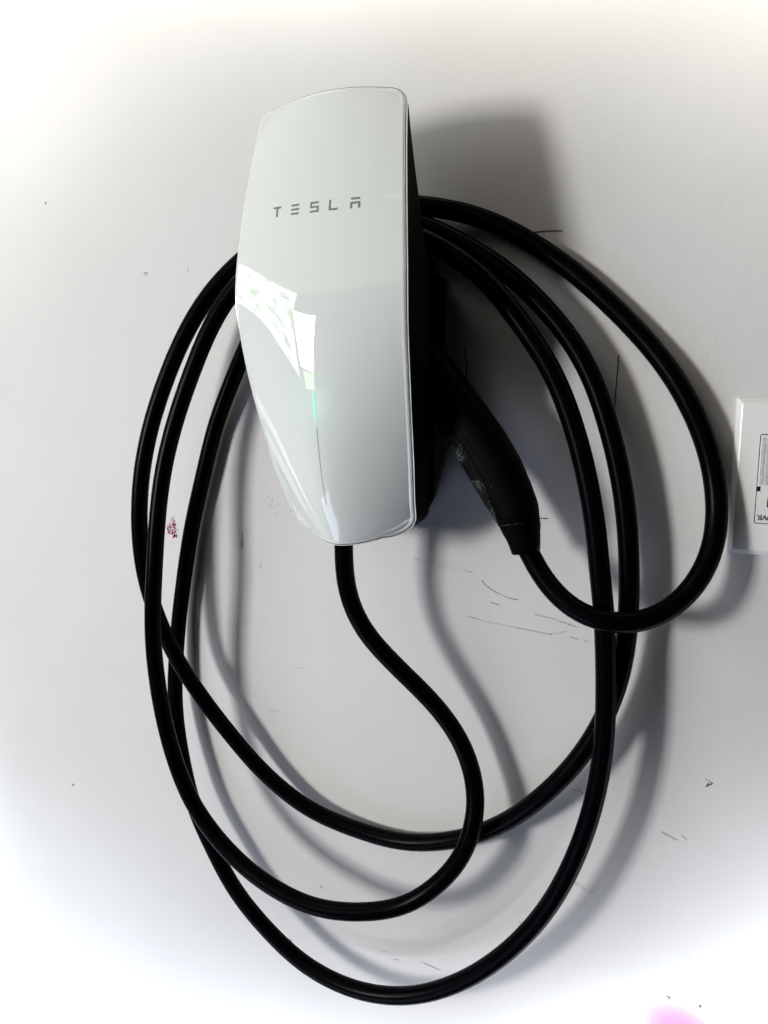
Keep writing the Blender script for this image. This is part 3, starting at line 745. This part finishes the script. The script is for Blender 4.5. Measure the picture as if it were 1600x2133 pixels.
for ch, x in zip('TESLA', (-0.3608, -0.3431, -0.3252, -0.3082, -0.2897)):
    parts = [face_poly([(x - 0.0041 + q[0] * 0.0082, 0.1375 + q[1] * 0.0080) for q in quad]) for quad in LET[ch]]
    V, F = join(parts)
    build('printed_letter', V, F, M_print, face, smooth=True)
V, F = face_poly([(-0.32535, -0.030), (-0.32465, -0.030), (-0.32475, -0.0957), (-0.32525, -0.0957)], 0.0002)
build('panel_seam', V, F, M_seam, face)
# small rounded light bar, slightly proud
seg = [on_face(-0.3252, 0.0000 - 0.0235 * i / 10, 0.0001) for i in range(11)]
V, F = tube(seg, [0.0002] + [0.00048] * 8 + [0.0004, 0.0002], 10)
build('status_light', V, F, M_led, charger)
gl = bpy.data.lights.new('status_light_glow', 'POINT')
gl.energy = 0.0022
gl.color = (0.30, 1.0, 0.62)
gl.shadow_soft_size = 0.012
go = bpy.data.objects.new('status_light_glow', gl)
go.location = on_face(-0.3252, -0.013, 0.017)
col.objects.link(go)
V, F = dots([(-0.2752, 0.1668, 0.0006)])
V = [on_face(v[0], v[2], 0.0003) for v in V]
build('dust_speck', V, F, M_chip, face)

# ---------------------------------------------------------------- charging cable and its connector
CABLE = [(-0.3322, -0.082, -0.1229), (-0.3335, -0.08, -0.1411), (-0.3335, -0.076, -0.1825), (-0.3194, -0.069, -0.2203), (-0.2893, -0.056, -0.2571),
 (-0.2579, -0.043, -0.2913), (-0.2336, -0.036, -0.3257), (-0.2201, -0.036, -0.3593), (-0.2142, -0.042, -0.383), (-0.2165, -0.05, -0.4104),
 (-0.2278, -0.053, -0.4398), (-0.2482, -0.056, -0.4679), (-0.2802, -0.063, -0.4954), (-0.3273, -0.074, -0.51), (-0.3735, -0.08, -0.5146),
 (-0.4182, -0.082, -0.5064), (-0.4554, -0.08, -0.4948), (-0.4906, -0.078, -0.4749), (-0.5242, -0.077, -0.4424), (-0.5423, -0.077, -0.4082),
 (-0.5568, -0.078, -0.3605), (-0.563, -0.08, -0.3144), (-0.5637, -0.083, -0.2706), (-0.5605, -0.085, -0.2275), (-0.556, -0.084, -0.1808),
 (-0.5537, -0.08, -0.1357), (-0.5466, -0.075, -0.081), (-0.5332, -0.07, -0.0321), (-0.5141, -0.065, 0.0156), (-0.4947, -0.06, 0.0574),
 (-0.4699, -0.054, 0.0942), (-0.4283, -0.05, 0.1245), (-0.3766, -0.048, 0.14), (-0.3282, -0.046, 0.1445), (-0.2861, -0.046, 0.1356), (-0.2568, -0.046, 0.1217),
 (-0.2336, -0.046, 0.1071), (-0.2134, -0.046, 0.091), (-0.189, -0.045, 0.0613), (-0.1784, -0.045, 0.0474), (-0.1594, -0.044, 0.0207),
 (-0.1439, -0.043, -0.0124), (-0.1291, -0.044, -0.0547), (-0.122, -0.045, -0.0823), (-0.1159, -0.046, -0.1117), (-0.1105, -0.047, -0.1513),
 (-0.1054, -0.048, -0.1848), (-0.1025, -0.048, -0.2241), (-0.1006, -0.048, -0.266), (-0.1015, -0.048, -0.3093), (-0.1076, -0.048, -0.3549),
 (-0.1203, -0.047, -0.4052), (-0.1434, -0.046, -0.4636), (-0.1788, -0.046, -0.5197), (-0.2258, -0.046, -0.5702), (-0.2821, -0.046, -0.6076),
 (-0.343, -0.046, -0.6236), (-0.4019, -0.046, -0.6173), (-0.4519, -0.045, -0.5928), (-0.5006, -0.042, -0.557), (-0.5338, -0.038, -0.5154),
 (-0.5603, -0.034, -0.4766), (-0.5757, -0.03, -0.4344), (-0.5868, -0.026, -0.3909), (-0.5923, -0.022, -0.3492), (-0.5917, -0.019, -0.315),
 (-0.5874, -0.016, -0.2661), (-0.5777, -0.014, -0.2087), (-0.5645, -0.013, -0.1497), (-0.548, -0.013, -0.0985), (-0.5277, -0.013, -0.0393),
 (-0.5109, -0.014, -0.006), (-0.485, -0.016, 0.0382), (-0.4453, -0.018, 0.096), (-0.3935, -0.02, 0.1331), (-0.3356, -0.022, 0.1559), (-0.2825, -0.023, 0.1459),
 (-0.2487, -0.024, 0.1286), (-0.2083, -0.025, 0.104), (-0.1758, -0.025, 0.075), (-0.1514, -0.025, 0.0486), (-0.1295, -0.025, 0.0142),
 (-0.1154, -0.026, -0.0211), (-0.1049, -0.027, -0.0535), (-0.0984, -0.028, -0.081), (-0.0927, -0.029, -0.1166), (-0.0897, -0.03, -0.1528),
 (-0.0887, -0.03, -0.1899), (-0.0906, -0.03, -0.2239), (-0.0963, -0.03, -0.2549), (-0.1068, -0.031, -0.2871), (-0.1235, -0.032, -0.3205),
 (-0.1515, -0.031, -0.3607), (-0.1931, -0.024, -0.4057), (-0.2441, -0.016, -0.4415), (-0.3036, -0.012, -0.4629), (-0.3595, -0.013, -0.4627),
 (-0.4161, -0.018, -0.4502), (-0.4671, -0.025, -0.4177), (-0.5067, -0.031, -0.3783), (-0.5434, -0.037, -0.3349), (-0.5684, -0.043, -0.296),
 (-0.5821, -0.054, -0.2493), (-0.5879, -0.064, -0.2042), (-0.5895, -0.068, -0.1611), (-0.5874, -0.069, -0.1234), (-0.5807, -0.068, -0.0782),
 (-0.5682, -0.065, -0.0329), (-0.553, -0.06, 0.0078), (-0.5365, -0.055, 0.0439), (-0.5158, -0.049, 0.0786), (-0.4914, -0.042, 0.1078),
 (-0.4551, -0.035, 0.1354), (-0.3988, -0.028, 0.1619), (-0.3405, -0.022, 0.1689), (-0.2909, -0.02, 0.1636), (-0.2511, -0.014, 0.1556), (-0.2156, -0.01, 0.1419),
 (-0.1856, -0.0095, 0.124), (-0.1512, -0.0095, 0.0996), (-0.1192, -0.0095, 0.0711), (-0.0911, -0.01, 0.0426), (-0.067, -0.013, 0.0134),
 (-0.0489, -0.015, -0.0166), (-0.0353, -0.015, -0.048), (-0.0274, -0.017, -0.0821), (-0.0256, -0.023, -0.1121), (-0.0296, -0.032, -0.1361),
 (-0.0404, -0.042, -0.1577), (-0.0568, -0.055, -0.1737), (-0.0776, -0.064, -0.1835), (-0.1088, -0.069, -0.1835), (-0.1338, -0.066, -0.1743),
 (-0.1548, -0.061, -0.1554), (-0.1651, -0.058, -0.1402), (-0.1721, -0.058, -0.1265)]
cable = empty('charging_cable', (-0.33, -0.05, -0.13), 'black charging cable coiled in three loops with its connector docked beside the charger', 'cable')
path = smooth_path(catmull(CABLE, 0.006), 14)
V, F = tube(path, 0.0086, 20)
build('cable_sheath', V, F, M_cable, cable)

CONN = [(-0.1702, -0.058, -0.1345, 0.0115), (-0.1722, -0.058, -0.1244, 0.0133), (-0.1754, -0.058, -0.1128, 0.0161), (-0.1812, -0.058, -0.0972, 0.0192),
 (-0.1891, -0.058, -0.0826, 0.021), (-0.1974, -0.058, -0.0676, 0.0223), (-0.2115, -0.058, -0.0458, 0.0224), (-0.2278, -0.058, -0.0246, 0.0221),
 (-0.2439, -0.058, -0.0036, 0.0214), (-0.2596, -0.056, 0.0144, 0.0216), (-0.2727, -0.054, 0.0281, 0.0209)]
cp = [Vector(c[:3]) for c in CONN]
cr = [c[3] for c in CONN]
P = catmull([(*c[:3],) for c in CONN], 0.004)
# radius along the path by arc length
def arc(pts):
    s = [0]
    for i in range(1, len(pts)):
        s.append(s[-1] + (pts[i] - pts[i - 1]).length)
    return s
sa, sb = arc(cp), arc(P)
rad = []
for s in sb:
    s = min(s * sa[-1] / sb[-1], sa[-1])
    for i in range(len(sa) - 1):
        if s <= sa[i + 1] + 1e-9:
            t = (s - sa[i]) / (sa[i + 1] - sa[i])
            t = t * t * (3 - 2 * t)
            rad.append(cr[i] + (cr[i + 1] - cr[i]) * t)
            break
V, F = [], []
sides = 32
for i, p in enumerate(P):
    t = (P[min(i + 1, len(P) - 1)] - P[max(i - 1, 0)]).normalized()
    s = t.cross(Vector((0, 1, 0))).normalized()      # across, in the wall's plane
    d = s.cross(t).normalized()                      # away from / towards the wall
    for k in range(sides):
        g = 2 * math.pi * k / sides
        cx_, cy_ = math.cos(g), math.sin(g)
        q = 2.6
        cx_ = math.copysign(abs(cx_) ** (2 / q), cx_)
        cy_ = math.copysign(abs(cy_) ** (2 / q), cy_)
        V.append(p + s * cx_ * rad[i] + d * cy_ * min(rad[i], 0.0175))
for i in range(len(P) - 1):
    for k in range(sides):
        k2 = (k + 1) % sides
        F.append((i * sides + k, i * sides + k2, (i + 1) * sides + k2, (i + 1) * sides + k))
F.append(tuple(range(sides)))
F.append(tuple((len(P) - 1) * sides + k for k in range(sides)))
handle = build('connector_handle', V, F, M_conn, cable)

nP = len(P)
GV, GF, cols_ = [], [], 9
r0, r1 = int(nP * 0.14), int(nP * 0.80)
for i in range(r0, r1 + 1):
    t = (P[i + 1] - P[i - 1]).normalized()
    s = t.cross(Vector((0, 1, 0))).normalized()
    if s.x > 0:
        s = -s                                        # towards the handle's lower left side
    f = (i - r0) / (r1 - r0)
    inner = 0.36 + 0.50 * (abs(f - 0.55) / 0.55) ** 2.2
    for k in range(cols_):
        c = inner + (1.0 - inner) * k / (cols_ - 1)
        dep = (1 - min(1, c) ** 2.6) ** (1 / 2.6)
        lift = 0.0006 * math.sin(math.pi * min(1, f * 1.0))
        GV.append(P[i] + s * c * (rad[i] + lift) + Vector((0, -1, 0)) * (dep * (min(rad[i], 0.0175)) + lift))
GF = grid_faces(r1 - r0 + 1, cols_)
build('grip_pad', GV, GF, M_grip, handle)
# worn, ribbed grip along the handle's inner side and the ridge that bounds it
CREASE = [(-0.246, -0.0745, -0.0075), (-0.2291, -0.0752, -0.0276), (-0.2173, -0.0755, -0.0437), (-0.2057, -0.0755, -0.0576), (-0.1979, -0.0755, -0.0715),
 (-0.1951, -0.074, -0.0903)]
V, F = tube(catmull(CREASE, 0.004), 0.0004, 8)
GR = build('grip_ridge', V, F, M_grip, handle)
SEAM = [(-0.1926, -0.066, -0.1124), (-0.1775, -0.083, -0.1078), (-0.1673, -0.08, -0.1063)]
V, F = tube(catmull(SEAM, 0.004), 0.0005, 8)
build('collar_seam', V, F, M_grip, handle)

# ---------------------------------------------------------------- white wall plate at the right
plate = empty('wall_plate', (0.0175, 0.0, -0.131), 'white wall plate with upside down lettering at the right edge beside the cable', 'wall plate')
X0, X1, Z0, Z1 = -0.0185, 0.0535, -0.1315, -0.0055


def rrect(x0, x1, z0, z1, r, y, n=5):
    P = []
    for cx_, cz_, g0 in ((x1 - r, z1 - r, 0), (x0 + r, z1 - r, 90), (x0 + r, z0 + r, 180), (x1 - r, z0 + r, 270)):
        for i in range(n + 1):
            g = R(g0 + 90 * i / n)
            P.append(Vector((cx_ + r * math.cos(g), y, cz_ + r * math.sin(g))))
    return P


def ringed(x0, x1, z0, z1, d, r, y):
    return rrect(x0 + d, x1 - d, z0 + d, z1 - d, r, y)


# plate with an opening for the insert
IX0, IX1, IZ0, IZ1 = 0.0003, 0.0345, -0.1052, -0.0338
loops = [ringed(X0, X1, Z0, Z1, 0.0, 0.0012, -0.0001), ringed(X0, X1, Z0, Z1, 0.0001, 0.0012, -0.0016),
         ringed(X0, X1, Z0, Z1, 0.0006, 0.0012, -0.0026),
         ringed(X0, X1, Z0, Z1, 0.0042, 0.0012, -0.0058), ringed(X0, X1, Z0, Z1, 0.0050, 0.0012, -0.0061),
         ringed(IX0, IX1, IZ0, IZ1, 0.0, 0.0016, -0.0062), ringed(IX0, IX1, IZ0, IZ1, 0.0002, 0.0016, -0.0036)]
V, F = loft(loops)
build('plate_cover', V, F, M_plate, plate, smooth=False)
V, F = loft([ringed(IX0, IX1, IZ0, IZ1, -0.0002, 0.0016, -0.0036), ringed(IX0, IX1, IZ0, IZ1, 0.0030, 0.0016, -0.0036)])
build('opening_gap', V, F, M_black, plate, smooth=False)
ins = [ringed(IX0, IX1, IZ0, IZ1, 0.0007, 0.0012, -0.0036), ringed(IX0, IX1, IZ0, IZ1, 0.0007, 0.0012, -0.0062),
       ringed(IX0, IX1, IZ0, IZ1, 0.0010, 0.0012, -0.0066)]
V, F = loft(ins, False, True)
insert = build('insert', V, F, M_insert, plate, smooth=False)
YI = -0.0066
# ribbed grey strips
for i in range(9):
    x = 0.0020 + i * 0.0034
    V, F = box(x, x + 0.0024, YI - 0.0005, YI - 0.0001, -0.0740, -0.0365)
    o = build('grey_rib', V, F, M_ribs, insert, smooth=False)
V, F = box(0.0006 + 0.0004, 0.0031, YI - 0.0004, YI - 0.0001, -0.0790, -0.0752)
build('indicator_window', V, F, M_black, insert, smooth=False)
for zz0, zz1 in ((-0.0915, -0.0838), (-0.0800, -0.0762)):
    V, F = box(0.0088 if zz1 < -0.08 else 0.0100, 0.0280, YI - 0.0005, YI - 0.0001, zz0, zz1)
    build('switch_slot', V, F, M_black, insert, smooth=False)
# the lettering reads PWR but is mounted upside down
cu = bpy.data.curves.new('lettering', 'FONT')
cu.body = 'PWR'
cu.size = 0.0062
cu.align_x = 'LEFT'
cu.offset = 0.00005
tmp = bpy.data.objects.new('tmp', cu)
col.objects.link(tmp)
bpy.context.view_layer.update()
dg = bpy.context.evaluated_depsgraph_get()
me = bpy.data.meshes.new_from_object(tmp.evaluated_get(dg))
bpy.data.objects.remove(tmp)
xs = [v.co.x for v in me.vertices]
wmax = max(xs)
for v in me.vertices:       # turn by 180 degrees in the wall's plane, R ends up leftmost
    x, z = v.co.x, v.co.y
    v.co = (0.0022 + (wmax - x), YI - 0.0003, -0.0978 - z)
me.materials.clear()
me.materials.append(M_ink)
lt = bpy.data.objects.new('lettering', me)
col.objects.link(lt)
lt.parent = insert

# ---------------------------------------------------------------- render settings
scene.render.engine = 'CYCLES'
scene.cycles.max_bounces = 6
scene.cycles.use_denoising = True
